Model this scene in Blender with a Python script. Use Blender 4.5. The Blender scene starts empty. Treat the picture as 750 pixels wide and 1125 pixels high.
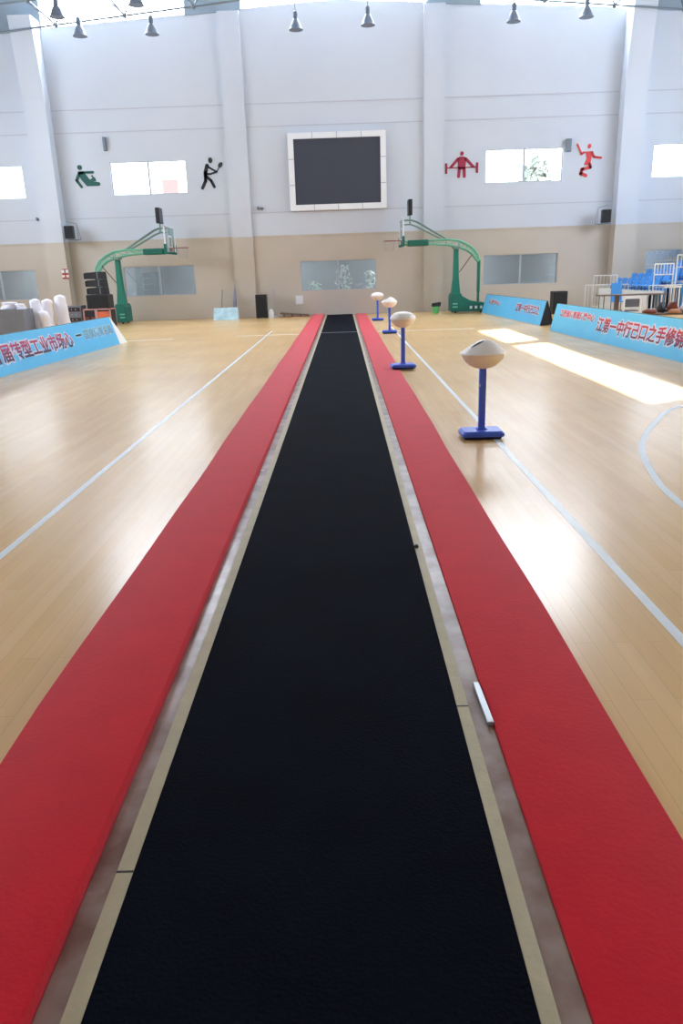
import bpy, bmesh, math, random
from mathutils import Vector, Matrix
random.seed(7)
S = bpy.context.scene
COL = S.collection
PI = math.pi

# ------------------------------------------------------------------ camera
PITCH, YAW, ROLL, FPX, CAMH = .309191157, -.0102147303, -.0323244742, 820.670775, 1.65
D = 32.4                                   # far wall
fw = Vector((math.sin(YAW)*math.cos(PITCH), math.cos(YAW)*math.cos(PITCH), -math.sin(PITCH)))
rt0 = Vector((math.cos(YAW), -math.sin(YAW), 0)); up0 = rt0.cross(fw)
rt = rt0*math.cos(ROLL)+up0*math.sin(ROLL); up = -rt0*math.sin(ROLL)+up0*math.cos(ROLL)
cd = bpy.data.cameras.new('camera'); cam = bpy.data.objects.new('camera', cd); COL.objects.link(cam)
m = Matrix((rt, up, -fw)).transposed().to_4x4(); m.translation = Vector((0, 0, CAMH)); cam.matrix_world = m
cd.sensor_fit = 'VERTICAL'; cd.sensor_height = 36; cd.lens = FPX*36/1125; cd.clip_start = .05; cd.clip_end = 500
S.camera = cam

def ray(px, py):
    return rt*((px-375)/FPX) - up*((py-562.5)/FPX) + fw
def at(px, py, Y):
    d = ray(px, py); return d*(Y/d.y)+Vector((0, 0, CAMH))

# ------------------------------------------------------------------ materials
def lin(c):
    return tuple(((v/255)/12.92 if v/255 <= .04045 else ((v/255+.055)/1.055)**2.4) for v in c)
def mat(name, rgb, rough=.6, metal=0, var=.0, scale=8, bump=0, bscale=40, coat=0, spec=.5, sheen=0, emit=0):
    m = bpy.data.materials.new(name); m.use_nodes = True
    nt = m.node_tree; b = nt.nodes['Principled BSDF']
    c = lin(rgb)
    b.inputs['Roughness'].default_value = rough; b.inputs['Metallic'].default_value = metal
    b.inputs['Specular IOR Level'].default_value = spec
    b.inputs['Coat Weight'].default_value = coat
    b.inputs['Sheen Weight'].default_value = sheen
    tc = nt.nodes.new('ShaderNodeTexCoord')
    if var:
        n = nt.nodes.new('ShaderNodeTexNoise'); n.inputs['Scale'].default_value = scale; n.inputs['Detail'].default_value = 5
        nt.links.new(tc.outputs['Object'], n.inputs['Vector'])
        r = nt.nodes.new('ShaderNodeMapRange'); r.inputs[1].default_value = .3; r.inputs[2].default_value = .7
        r.inputs[3].default_value = 1-var; r.inputs[4].default_value = 1+var
        nt.links.new(n.outputs[0], r.inputs[0])
        mx = nt.nodes.new('ShaderNodeVectorMath'); mx.operation = 'SCALE'; mx.inputs[0].default_value = c
        nt.links.new(r.outputs[0], mx.inputs['Scale']); nt.links.new(mx.outputs[0], b.inputs['Base Color'])
    else:
        b.inputs['Base Color'].default_value = (*c, 1)
    if bump:
        n2 = nt.nodes.new('ShaderNodeTexNoise'); n2.inputs['Scale'].default_value = bscale; n2.inputs['Detail'].default_value = 4
        nt.links.new(tc.outputs['Object'], n2.inputs['Vector'])
        bp = nt.nodes.new('ShaderNodeBump'); bp.inputs['Strength'].default_value = bump; bp.inputs['Distance'].default_value = .02
        nt.links.new(n2.outputs[0], bp.inputs['Height']); nt.links.new(bp.outputs[0], b.inputs['Normal'])
    if emit:
        b.inputs['Emission Color'].default_value = (*c, 1); b.inputs['Emission Strength'].default_value = emit
    return m

M = {}
M['white_wall'] = mat('painted white wall', (203, 211, 221), .75, var=.02, scale=.6, bump=.05, bscale=6)
M['beige_wall'] = mat('beige wall panels', (196, 188, 176), .55, var=.03, scale=.9, bump=.06, bscale=5)
M['pier_shade'] = mat('shade-toned pier panel', (142, 158, 170), .5, var=.08, scale=1.5)
M['roof'] = mat('grey roof deck', (172, 176, 182), .7)
M['dark_gap'] = mat('grey groove', (186, 190, 200), .8)
M['side_wall'] = mat('pale side wall', (205, 205, 205), .8)
M['steel'] = mat('grey truss steel', (118, 130, 140), .5, .3)
M['lamp_grey'] = mat('grey lamp metal', (112, 122, 136), .5, .2)
M['black'] = mat('black plastic', (26, 28, 34), .5)
M['black_mesh'] = mat('black speaker grille', (20, 22, 27), .7, bump=.4, bscale=120)
M['screen'] = mat('dark led screen', (62, 68, 82), .45)
M['white_frame'] = mat('white frame', (236, 240, 244), .45)
M['grey_seam'] = mat('grey seam', (170, 178, 188), .6)
M['green'] = mat('dark green paint', (10, 120, 98), .45, var=.06)
M['green_pad'] = mat('dark green padding', (8, 104, 90), .6, var=.06)
M['mint'] = mat('pale green painted steel', (112, 186, 158), .4)
M['mint_dark'] = mat('weathered green rod', (118, 150, 142), .5)
M['red_rim'] = mat('dull red rim', (150, 70, 66), .5)
M['net'] = mat('grey net cord', (176, 166, 160), .8)
M['white_plastic'] = mat('white plastic', (232, 232, 236), .45)
M['cream'] = mat('cream plastic', (238, 230, 214), .55, var=.03)
M['lid_white'] = mat('white lid', (252, 252, 252), .5)
M['blue_paint'] = mat('blue paint', (66, 104, 224), .35, var=.04)
M['rubber'] = mat('dark rubber', (24, 30, 60), .7)
M['board_blue'] = mat('light blue vinyl', (94, 194, 244), .35, var=.03, scale=3)
M['board_back'] = mat('dark board end', (16, 24, 40), .5)
M['white_end'] = mat('white board end', (245, 248, 248), .3)
M['red_carpet'] = mat('red felt carpet', (212, 18, 40), .9, var=.05, scale=5, bump=.1, bscale=60, sheen=.16, spec=.2)
M['black_carpet'] = mat('black felt runway', (11, 15, 26), .95, var=.25, scale=2.2, bump=.3, bscale=90, spec=.06)
M['tan_tape'] = mat('tan edging', (190, 178, 146), .6, var=.08, scale=9, bump=.1)
M['silver'] = mat('brushed aluminium', (190, 196, 200), .35, .8)
M['line_white'] = mat('white court paint', (232, 238, 240), .35, var=.03)
M['cream_line'] = mat('cream line', (255, 250, 236), .4)
M['blue_seat'] = mat('blue plastic seat', (54, 146, 220), .4)
M['white_rail'] = mat('white rail', (222, 224, 222), .4)
M['grey_cloth'] = mat('grey cover cloth', (112, 116, 126), .85, var=.05)
M['white_wrap'] = mat('white wrapping', (230, 230, 240), .5, bump=.3, bscale=10)
M['brown_wood'] = mat('dark brown board', (112, 92, 80), .5, var=.1)
M['orange'] = mat('orange cloth', (214, 108, 74), .6, var=.1)
M['red_brown'] = mat('red brown cloth', (126, 66, 50), .8, var=.15, scale=12)
M['tan_bag'] = mat('tan cloth', (186, 132, 100), .7, var=.1)
M['grey_gear'] = mat('grey gear', (120, 120, 132), .5, var=.1, scale=20)
M['pink_case'] = mat('dull pink case edge', (196, 150, 148), .5)
M['bin_green'] = mat('bright green bin', (100, 200, 120), .5)
M['sign_red'] = mat('notice red', (160, 70, 72), .6)
M['glass_board'] = None
M['pic_green'] = mat('pictogram green', (18, 86, 78), .6)
M['pic_black'] = mat('pictogram black', (38, 44, 58), .6)
M['pic_maroon'] = mat('pictogram maroon', (160, 42, 72), .6)
M['pic_red'] = mat('pictogram red', (214, 66, 68), .6)
M['brick'] = mat('pinkish outdoor brick', (112, 86, 82), .9)
M['canopy'] = mat('pale concrete', (200, 200, 200), .9)  # for the added sun-blocking slabs, outdoor ground and posts
M['leaf'] = mat('green leaves', (176, 205, 176), .7, var=.3, scale=5)
M['pale_leaf'] = mat('pale green leaves', (232, 244, 234), .6, var=.1, scale=5)
M['corridor'] = mat('corridor plaster', (150, 156, 158), .8, var=.12, scale=1)

def glass(name, tint, glossy=.12, rough=.03):
    m = bpy.data.materials.new(name); m.use_nodes = True; nt = m.node_tree; nt.nodes.clear()
    o = nt.nodes.new('ShaderNodeOutputMaterial'); t = nt.nodes.new('ShaderNodeBsdfTransparent'); g = nt.nodes.new('ShaderNodeBsdfGlossy')
    t.inputs[0].default_value = (*lin(tint), 1); g.inputs['Roughness'].default_value = rough
    x = nt.nodes.new('ShaderNodeMixShader'); x.inputs[0].default_value = glossy
    nt.links.new(t.outputs[0], x.inputs[1]); nt.links.new(g.outputs[0], x.inputs[2]); nt.links.new(x.outputs[0], o.inputs[0])
    return m
M['clear_glass'] = glass('clear window glass', (250, 252, 255), .04)
M['tinted_glass'] = glass('blue grey glass', (224, 228, 234), .14)
M['glass_board'] = glass('backboard glass', (226, 236, 236), .10)

def lit(name, rgb, strength):
    m = bpy.data.materials.new(name); m.use_nodes = True; nt = m.node_tree
    b = nt.nodes['Principled BSDF']; b.inputs['Base Color'].default_value = (*lin(rgb), 1); b.inputs['Roughness'].default_value = .4
    b.inputs['Emission Color'].default_value = (*lin(rgb), 1); b.inputs['Emission Strength'].default_value = strength
    return m
M['daylit_high'] = lit('daylit clerestory panel', (236, 244, 255), 15.0)
M['side_glow'] = lit('glowing side fill pane', (226, 238, 255), 5.5)  # fill glow for the added side panes

# floor: varnished maple strips running along the hall
def floor_mat():
    m = bpy.data.materials.new('varnished maple floor'); m.use_nodes = True; nt = m.node_tree; N = nt.nodes; L = nt.links
    b = N['Principled BSDF']
    tc = N.new('ShaderNodeTexCoord')
    mp = N.new('ShaderNodeMapping'); mp.inputs['Rotation'].default_value = (0, 0, PI/2)
    L.new(tc.outputs['Object'], mp.inputs[0])
    br = N.new('ShaderNodeTexBrick'); br.inputs['Scale'].default_value = 1; br.inputs['Brick Width'].default_value = 1.3
    br.inputs['Row Height'].default_value = .085; br.inputs['Mortar Size'].default_value = .0012; br.offset = .37
    br.inputs['Color1'].default_value = (*lin((234, 194, 134)), 1); br.inputs['Color2'].default_value = (*lin((229, 186, 122)), 1)
    br.inputs['Mortar'].default_value = (*lin((212, 168, 108)), 1)
    L.new(mp.outputs[0], br.inputs['Vector'])
    st = N.new('ShaderNodeMapping'); st.inputs['Scale'].default_value = (9, .6, 1); L.new(tc.outputs['Object'], st.inputs[0])
    n = N.new('ShaderNodeTexNoise'); n.inputs['Scale'].default_value = 1.6; n.inputs['Detail'].default_value = 6; L.new(st.outputs[0], n.inputs['Vector'])
    n2 = N.new('ShaderNodeTexNoise'); n2.inputs['Scale'].default_value = .55; n2.inputs['Detail'].default_value = 4; L.new(tc.outputs['Object'], n2.inputs['Vector'])
    ad = N.new('ShaderNodeMath'); ad.operation = 'ADD'; L.new(n.outputs[0], ad.inputs[0]); L.new(n2.outputs[0], ad.inputs[1])
    r = N.new('ShaderNodeMapRange'); r.inputs[1].default_value = .7; r.inputs[2].default_value = 1.3; r.inputs[3].default_value = .95; r.inputs[4].default_value = 1.05
    L.new(ad.outputs[0], r.inputs[0])
    sc = N.new('ShaderNodeVectorMath'); sc.operation = 'SCALE'; L.new(br.outputs['Color'], sc.inputs[0]); L.new(r.outputs[0], sc.inputs['Scale'])
    # a few dark scuffs
    vo = N.new('ShaderNodeMapping'); vo.inputs['Scale'].default_value = (9, 3.2, 1); vo.inputs['Rotation'].default_value = (0, 0, .3); L.new(tc.outputs['Object'], vo.inputs[0])
    n3 = N.new('ShaderNodeTexNoise'); n3.inputs['Scale'].default_value = 2.3; n3.inputs['Detail'].default_value = 3; L.new(vo.outputs[0], n3.inputs['Vector'])
    r3 = N.new('ShaderNodeMapRange'); r3.inputs[1].default_value = .71; r3.inputs[2].default_value = .78; r3.inputs[3].default_value = 0; r3.inputs[4].default_value = .2
    L.new(n3.outputs[0], r3.inputs[0])
    mx = N.new('ShaderNodeMix'); mx.data_type = 'RGBA'; L.new(r3.outputs[0], mx.inputs['Factor']); L.new(sc.outputs[0], mx.inputs['A']); mx.inputs['B'].default_value = (*lin((140, 112, 84)), 1)
    L.new(mx.outputs['Result'], b.inputs['Base Color'])
    rr = N.new('ShaderNodeMapRange'); rr.inputs[1].default_value = .35; rr.inputs[2].default_value = .65; rr.inputs[3].default_value = .225; rr.inputs[4].default_value = .266
    L.new(n2.outputs[0], rr.inputs[0]); L.new(rr.outputs[0], b.inputs['Roughness'])
    b.inputs['IOR'].default_value = 1.5
    bp = N.new('ShaderNodeBump'); bp.inputs['Strength'].default_value = .025; bp.inputs['Distance'].default_value = .01; L.new(n.outputs[0], bp.inputs['Height'])
    L.new(bp.outputs[0], b.inputs['Normal'])
    return m
M['floor'] = floor_mat()

def tape_mat():
    m = bpy.data.materials.new('brown edging under clear tape'); m.use_nodes = True; nt = m.node_tree; N = nt.nodes; L = nt.links
    b = N['Principled BSDF']; tc = N.new('ShaderNodeTexCoord')
    n = N.new('ShaderNodeTexNoise'); n.inputs['Scale'].default_value = 5; n.inputs['Detail'].default_value = 5; L.new(tc.outputs['Object'], n.inputs['Vector'])
    cr = N.new('ShaderNodeValToRGB'); e = cr.color_ramp.elements
    e[0].position = .36; e[0].color = (*lin((120, 86, 74)), 1); e[1].position = .68; e[1].color = (*lin((166, 148, 140)), 1)
    L.new(n.outputs[0], cr.inputs[0])
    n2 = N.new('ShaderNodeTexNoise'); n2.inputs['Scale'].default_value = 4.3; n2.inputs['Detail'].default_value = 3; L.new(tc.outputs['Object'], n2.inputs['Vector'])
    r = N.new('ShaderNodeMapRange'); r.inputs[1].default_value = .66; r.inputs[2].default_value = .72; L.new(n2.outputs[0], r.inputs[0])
    mx = N.new('ShaderNodeMix'); mx.data_type = 'RGBA'; L.new(r.outputs[0], mx.inputs['Factor']); L.new(cr.outputs[0], mx.inputs['A']); mx.inputs['B'].default_value = (*lin((214, 206, 214)), 1)  # pale blotches paint the tape's glare into its colour
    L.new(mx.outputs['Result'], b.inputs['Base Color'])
    b.inputs['Roughness'].default_value = .28
    bp = N.new('ShaderNodeBump'); bp.inputs['Strength'].default_value = .35; bp.inputs['Distance'].default_value = .01; L.new(n.outputs[0], bp.inputs['Height']); L.new(bp.outputs[0], b.inputs['Normal'])
    return m
M['brown_tape'] = tape_mat()

def letter_mat(name, top, bottom, h):
    """printed lettering: a colour blend from the top of the characters to their foot (object z)"""
    m = bpy.data.materials.new(name); m.use_nodes = True; nt = m.node_tree; N = nt.nodes; L = nt.links
    b = N['Principled BSDF']; tc = N.new('ShaderNodeTexCoord'); sx = N.new('ShaderNodeSeparateXYZ'); L.new(tc.outputs['Object'], sx.inputs[0])
    r = N.new('ShaderNodeMapRange'); r.inputs[1].default_value = -h/2; r.inputs[2].default_value = h/2; L.new(sx.outputs['Y'], r.inputs[0])
    mx = N.new('ShaderNodeMix'); mx.data_type = 'RGBA'; L.new(r.outputs[0], mx.inputs['Factor'])
    mx.inputs['A'].default_value = (*lin(bottom), 1); mx.inputs['B'].default_value = (*lin(top), 1)
    L.new(mx.outputs['Result'], b.inputs['Base Color']); b.inputs['Roughness'].default_value = .5
    return m
M['let_left'] = letter_mat('red to navy print', (186, 66, 104), (28, 22, 66), .3)
M['let_right'] = letter_mat('red to purple print', (190, 44, 70), (62, 36, 92), .3)
M['let_small'] = letter_mat('red print', (206, 66, 66), (196, 60, 74), .2)
M['let_pale'] = letter_mat('faded grey print', (120, 170, 190), (120, 150, 190), .2)
M['let_edge'] = mat('pale lettering border', (214, 214, 236), .5)
M['let_edge_faint'] = mat('faint lettering border', (170, 214, 240), .5)

# ------------------------------------------------------------------ mesh helpers
class MB:
    def __init__(s): s.v = []; s.f = []
    def quad(s, a, b, c, d):
        n = len(s.v); s.v += [tuple(a), tuple(b), tuple(c), tuple(d)]; s.f.append((n, n+1, n+2, n+3)); return s
    def add(s, vs, fs):
        n = len(s.v); s.v += [tuple(v) for v in vs]; s.f += [tuple(i+n for i in f) for f in fs]; return s
    def box(s, x0, x1, y0, y1, z0, z1):
        return s.hexa([(x0, y0, z0), (x1, y0, z0), (x1, y1, z0), (x0, y1, z0)], [(x0, y0, z1), (x1, y0, z1), (x1, y1, z1), (x0, y1, z1)])
    def hexa(s, lo, hi):
        k = len(lo); vs = list(lo)+list(hi)
        fs = [tuple(reversed(range(k))), tuple(range(k, 2*k))]+[(i, (i+1) % k, (i+1) % k+k, i+k) for i in range(k)]
        return s.add(vs, fs)
    def tube(s, pts, r, n=10, cap=True):
        pts = [Vector(p) for p in pts]; k = len(pts); rs = r if isinstance(r, (list, tuple)) else [r]*k
        vs = []; fs = []; ref = None
        for i, p in enumerate(pts):
            d = (pts[min(i+1, k-1)]-pts[max(i-1, 0)]).normalized()
            if ref is None:
                ref = d.cross(Vector((0, 0, 1)) if abs(d.z) < .9 else Vector((1, 0, 0))).normalized()
            a = (ref-d*ref.dot(d)).normalized(); ref = a; b = d.cross(a)
            for j in range(n):
                t = 2*PI*j/n; vs.append(p+(a*math.cos(t)+b*math.sin(t))*rs[i])
        for i in range(k-1):
            for j in range(n):
                fs.append((i*n+j, i*n+(j+1) % n, (i+1)*n+(j+1) % n, (i+1)*n+j))
        if cap: fs += [tuple(reversed(range(n))), tuple(range((k-1)*n, k*n))]
        return s.add(vs, fs)
    def lathe(s, prof, c=(0, 0, 0), n=24, sx=1, sy=1):
        vs = []; fs = []; k = len(prof)
        for (r, z) in prof:
            for j in range(n):
                t = 2*PI*j/n; vs.append((c[0]+r*math.cos(t)*sx, c[1]+r*math.sin(t)*sy, c[2]+z))
        for i in range(k-1):
            for j in range(n):
                fs.append((i*n+j, i*n+(j+1) % n, (i+1)*n+(j+1) % n, (i+1)*n+j))
        fs += [tuple(reversed(range(n))), tuple(range((k-1)*n, k*n))]
        return s.add(vs, fs)
    def prism(s, poly, y0, y1):
        """poly of (x, z), extruded along y"""
        return s.hexa([(x, y0, z) for x, z in poly], [(x, y1, z) for x, z in poly])
    def build(s, name, mt, parent=None, smooth=False, bevel=0, mats=None, pick=None):
        me = bpy.data.meshes.new(name); me.from_pydata(s.v, [], s.f)
        bm = bmesh.new(); bm.from_mesh(me); bmesh.ops.remove_doubles(bm, verts=bm.verts, dist=1e-5)
        bmesh.ops.recalc_face_normals(bm, faces=bm.faces); bm.to_mesh(me); bm.free()
        me.materials.append(mt)
        if mats:
            for x in mats: me.materials.append(x)
            for p in me.polygons: p.material_index = pick(p.center)
        if smooth:
            for p in me.polygons: p.use_smooth = True
        o = bpy.data.objects.new(name, me); COL.objects.link(o)
        if parent: o.parent = parent
        if bevel:
            b = o.modifiers.new('bevel', 'BEVEL'); b.width = bevel; b.segments = 2; b.limit_method = 'ANGLE'; b.angle_limit = .6
        if smooth:
            try:
                me.set_sharp_from_angle(angle=.7)
            except Exception: pass
        return o
def tag(o, label, cat, group=None):
    o['label'] = label; o['category'] = cat
    if group: o['group'] = group
    return o
def thing(name, label, cat, loc=(0, 0, 0), rz=0, group=None):
    o = bpy.data.objects.new(name, None); COL.objects.link(o); o.location = loc; o.rotation_euler = (0, 0, rz); o.empty_display_size = .2
    return tag(o, label, cat, group)
def struct(o):
    o['kind'] = 'structure'; return o
def dup(root, loc, rz=0, label=None):
    r = root.copy(); COL.objects.link(r); r.location = loc; r.rotation_euler = (0, 0, rz)
    if label: r['label'] = label
    for ch in list(root.children):
        c = ch.copy(); COL.objects.link(c); c.parent = r
        for g in list(ch.children):
            d = g.copy(); COL.objects.link(d); d.parent = c
    return r

# ------------------------------------------------------------------ room shell
XL, XR, YB = -16.5, 16.5, -10.0
EAVE = .055
def gable(x): return 11.38-EAVE*abs(x)
def roofz(x): return gable(x)+2.2  # clerestory extended above the view to strengthen the floor glare

fl = struct(MB().quad((XL-.5, YB-.5, 0), (XR+.5, YB-.5, 0), (XR+.5, D+.4, 0), (XL-.5, D+.4, 0)).build('floor', M['floor']))
# court markings and a pale cross line on the floor
def strip(name, pts, w, mt, z=.0015, parent=None):
    b = MB(); k = len(pts); L = []; R = []
    for i, p in enumerate(pts):
        p = Vector(p); d = (Vector(pts[min(i+1, k-1)])-Vector(pts[max(i-1, 0)])).normalized(); n = Vector((-d.y, d.x))
        L.append(p+n*w/2); R.append(p-n*w/2)
    for i in range(k-1):
        b.quad((R[i].x, R[i].y, z), (R[i+1].x, R[i+1].y, z), (L[i+1].x, L[i+1].y, z), (L[i].x, L[i].y, z))
    return b.build(name, mt, parent)
strip('floor_line', [(-2.225, YB), (-2.225, 24)], .055, M['line_white'], parent=fl)
strip('floor_line', [(1.51, YB), (1.51, 24)], .055, M['line_white'], parent=fl)
strip('floor_line', [(-6.3, 21.7), (-4.9, 21.95)], .085, M['cream_line'], parent=fl)  # pale cream cross line, laid in separate segments
strip('floor_line', [(-3.1, 22.25), (-1.27, 22.3)], .085, M['cream_line'], parent=fl)
strip('floor_line', [(.98, 22.35), (3.8, 22.35)], .085, M['cream_line'], parent=fl)
# curved court line
arc = [(4.06, 8.97), (3.39, 8.09), (2.80, 6.95), (2.48, 5.83), (2.38, 5.09), (2.38, 4.3), (2.62, 3.4), (3.2, 2.4), (4.1, 1.7), (5.2, 1.5), (6.2, 1.8)]
def catmull(P, n=8):
    out = []
    for i in range(len(P)-1):
        p0, p1, p2, p3 = [Vector(P[max(0, min(len(P)-1, i+k))]) for k in (-1, 0, 1, 2)]
        for j in range(n):
            t = j/n; out.append(.5*((2*p1)+(-p0+p2)*t+(2*p0-5*p1+4*p2-p3)*t*t+(-p0+3*p1-3*p2+p3)*t**3))
    return out+[Vector(P[-1])]
strip('floor_line', catmull([(7.2, 9.5), (5.4, 9.5)]+arc), .06, M['line_white'], parent=fl)

# far wall with window openings
UP = [(-15.6, -12.58), (-9.08, -6.06), (5.82, 8.88), (12.44, 15.5)]; UZ = (4.89, 6.12)
LO = [(-15.6, -12.66), (-9.02, -6.08), (-1.69, 1.42), (5.84, 8.88), (12.48, 15.5)]; LZ = (1.0, 2.17)
DADO = 3.17
holes = [(a, b, *UZ) for a, b in UP]+[(a, b, *LZ) for a, b in LO]
xs = sorted({XL-.4, XR+.4}|{v for h in holes for v in h[:2]}); zs = sorted({0, DADO, 10.3}|{v for h in holes for v in h[2:]})
def wall_cells(b, xs, zs, holes, mk):
    def solid(i, j):
        if i < 0 or j < 0 or i >= len(xs)-1 or j >= len(zs)-1: return False
        x = (xs[i]+xs[i+1])/2; z = (zs[j]+zs[j+1])/2
        return not any(h[0] < x < h[1] and h[2] < z < h[3] for h in holes)
    for i in range(len(xs)-1):
        for j in range(len(zs)-1):
            if not solid(i, j): continue
            x0, x1, z0, z1 = xs[i], xs[i+1], zs[j], zs[j+1]
            for t in (0, 1): b.quad(mk(x0, z0, t), mk(x1, z0, t), mk(x1, z1, t), mk(x0, z1, t))
            for (ii, jj, p, q) in ((i-1, j, (x0, z0), (x0, z1)), (i+1, j, (x1, z0), (x1, z1)), (i, j-1, (x0, z0), (x1, z0)), (i, j+1, (x0, z1), (x1, z1))):
                if not solid(ii, jj): b.quad(mk(*p, 0), mk(*q, 0), mk(*q, 1), mk(*p, 1))
wb = MB(); wall_cells(wb, xs, zs, holes, lambda x, z, t: (x, D+t*.28, z))
# slanted top under the clerestory and solid piers between the clerestory bays
BAYS = [(-11.05, -5.62), (-3.5, 3.45), (5.5, 11.0)]
OUT = []
cuts = [XL-.4]+[v for bay in BAYS for v in bay]+[XR+.4]
allx = sorted(set(cuts+[0.0]))
for a, b in zip(allx, allx[1:]):
    inb = any(p <= (a+b)/2 <= q for p, q in BAYS); f = gable if inb else (lambda x: roofz(x)+.1)
    wb.prism([(a, 10.3), (b, 10.3), (b, f(b)), (a, f(a))], D, D+.28)
struct(wb.build('wall_back', M['white_wall'], mats=[M['beige_wall']], pick=lambda c: 1 if c.z < DADO else 0))

wn = [0]
def window(x0, x1, z0, z1, ymid, pane_mat, mull=True, frame_mat='white_frame', t=.05):
    wn[0] += 1
    f = MB(); y0, y1 = ymid-.03, ymid+.03
    f.box(x0, x1, y0, y1, z0, z0+t); f.box(x0, x1, y0, y1, z1-t, z1); f.box(x0, x0+t, y0, y1, z0+t, z1-t); f.box(x1-t, x1, y0, y1, z0+t, z1-t)
    o = struct(f.build('window_%d' % wn[0], M[frame_mat]))
    xm = (x0+x1)/2
    if mull: MB().box(xm-.035, xm+.035, y0-.01, y1+.01, z0+t, z1-t).build('mullion', M[frame_mat], o)
    for a, b in ((x0+t, xm), (xm, x1-t)):
        MB().box(a, b, ymid-.006, ymid+.006, z0+t, z1-t).build('pane', M[pane_mat], o)
    return o
for a, b in UP: window(a, b, *UZ, D+.1, 'clear_glass', frame_mat='grey_seam', t=.035)
for a, b in LO: window(a, b, *LZ, D+.08, 'tinted_glass', frame_mat='grey_seam', t=.025)
# clerestory panes
for a, b in BAYS:
    wn[0] += 1
    pts = [a, 0, b] if a < 0 < b else [a, b]
    f = MB()
    for f0, f1 in ((lambda x: gable(x)-.03, lambda x: gable(x)+.03), (lambda x: roofz(x)-.06, lambda x: roofz(x)-.01)):
        f.hexa([(x, D+.02, f0(x)) for x in pts]+[(x, D+.02, f1(x)) for x in reversed(pts)], [(x, D+.18, f0(x)) for x in pts]+[(x, D+.18, f1(x)) for x in reversed(pts)])
    o = struct(f.build('window_%d' % wn[0], M['grey_seam']))
    MB().hexa([(x, D+.1, gable(x)) for x in pts]+[(x, D+.1, roofz(x)) for x in reversed(pts)], [(x, D+.14, gable(x)) for x in pts]+[(x, D+.14, roofz(x)) for x in reversed(pts)]).build('pane', M['daylit_high'], o)
# pilasters (two colours), grooves, dado ledge
PIL = [(-11.95, -11.12, .55), (-4.4, -3.58, .16), (3.36, 4.15, .16), (10.95, 11.8, .55)]
tn = [0]
def trim(b, mt, **k):
    tn[0] += 1; return struct(b.build('trim_%d' % tn[0], mt, **k))
for x0, x1, d in PIL:
    b = MB(); top = gable((x0+x1)/2)+.25
    b.box(x0, x1, D-d, D-.001, 0, DADO); b.box(x0, x1, D-d, D-.001, DADO, top-.3)
    if d > .3:      # haunched knee at the top of the deep columns
        b.hexa([(x0-.002, D-d-.002, 8.3), (x1+.002, D-d-.002, 8.3), (x1+.002, D-.001, 8.3), (x0-.002, D-.001, 8.3)], [(x0-.002, D-d-.35, 11.0), (x1+.002, D-d-.35, 11.0), (x1+.002, D-.001, 11.0), (x0-.002, D-.001, 11.0)])
    trim(b, M['white_wall'], mats=[M['beige_wall']], pick=lambda c: 1 if c.z < DADO-.01 else 0)
edges = [XL]+[v for p in PIL for v in p[:2]]+[XR]
for k in range(0, len(edges), 2):
    a, b_ = edges[k], edges[k+1]
    for z in (8.0, 7.2, 4.07):
        trim(MB().box(a+.02, b_-.02, D-.012, D-.001, z-.018, z+.018), M['dark_gap'])
    trim(MB().box(a, b_, D-.035, D-.001, DADO-.03, DADO+.03), M['beige_wall'])
    trim(MB().box(a, b_, D-.02, D-.001, .005, .1), M['beige_wall'])

# grey panels of the solid piers between the clerestory bays, shade put into their colour
pc = [XL]+[v for bay in BAYS for v in bay]+[XR]
for k in range(0, len(pc), 2):
    a, b_ = pc[k], pc[k+1]
    trim(MB().prism([(a, gable(a)-.03), (b_, gable(b_)-.03), (b_, roofz(b_)), (a, roofz(a))], D-.03, D-.001), M['pier_shade'])
# side walls, rear wall, roof
SUN_SEG = [(25.3, 29.2), (16.8, 24.7), (8.5, 15.6)]; SZ = (9.56, 10.42)
SIDE_R = [(10, 18.5), (19.5, 28)]; SRZ = (4.4, 7.6)
ys = sorted({YB-.4, D+.3}|{v for s_ in SUN_SEG+SIDE_R for v in s_}); zz = sorted({0, *SZ, *SRZ, 12.75})
hr = [(a, b, *SZ) for a, b in SUN_SEG]+[(a, b, *SRZ) for a, b in SIDE_R]
b = MB(); wall_cells(b, ys, zz, hr, lambda y, z, t: (XR+t*.2, y, z)); struct(b.build('wall_right', M['side_wall']))
SIDE_L = [(10, 18.5), (19.5, 28)]
ys = sorted({YB-.4, D+.3}|{v for s_ in SIDE_L for v in s_}); zz2 = sorted({0, *SRZ, 12.75}); 
b = MB(); wall_cells(b, ys, zz2, [(a, c, *SRZ) for a, c in SIDE_L], lambda y, z, t: (XL-t*.2, y, z)); struct(b.build('wall_left', M['side_wall']))
struct(MB().box(XL-.4, XR+.4, YB-.4, YB-.1, 0, 12.7).box(-9, 9, YB-.4, YB-.1, 12.7, 13.1).build('wall_rear', M['side_wall']))
def side_window(x, y0, y1, z0, z1, pm):
    wn[0] += 1; t = .06
    f = MB().box(x-.03, x+.03, y0, y1, z0, z0+t).box(x-.03, x+.03, y0, y1, z1-t, z1).box(x-.03, x+.03, y0, y0+t, z0+t, z1-t).box(x-.03, x+.03, y1-t, y1, z0+t, z1-t)
    o = struct(f.build('window_%d' % wn[0], M['white_frame']))
    MB().box(x-.006, x+.006, y0+t, y1-t, z0+t, z1-t).build('pane', M[pm], o)
for a, c in SIDE_L: side_window(XL-.1, a, c, *SRZ, 'side_glow')  # unseen glowing panes, added to light the hall from both sides
for a, c in SIDE_R: side_window(XR+.1, a, c, *SRZ, 'side_glow')
for a, c in SUN_SEG: side_window(XR+.1, a, c, *SZ, 'clear_glass')
b = MB()
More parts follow.
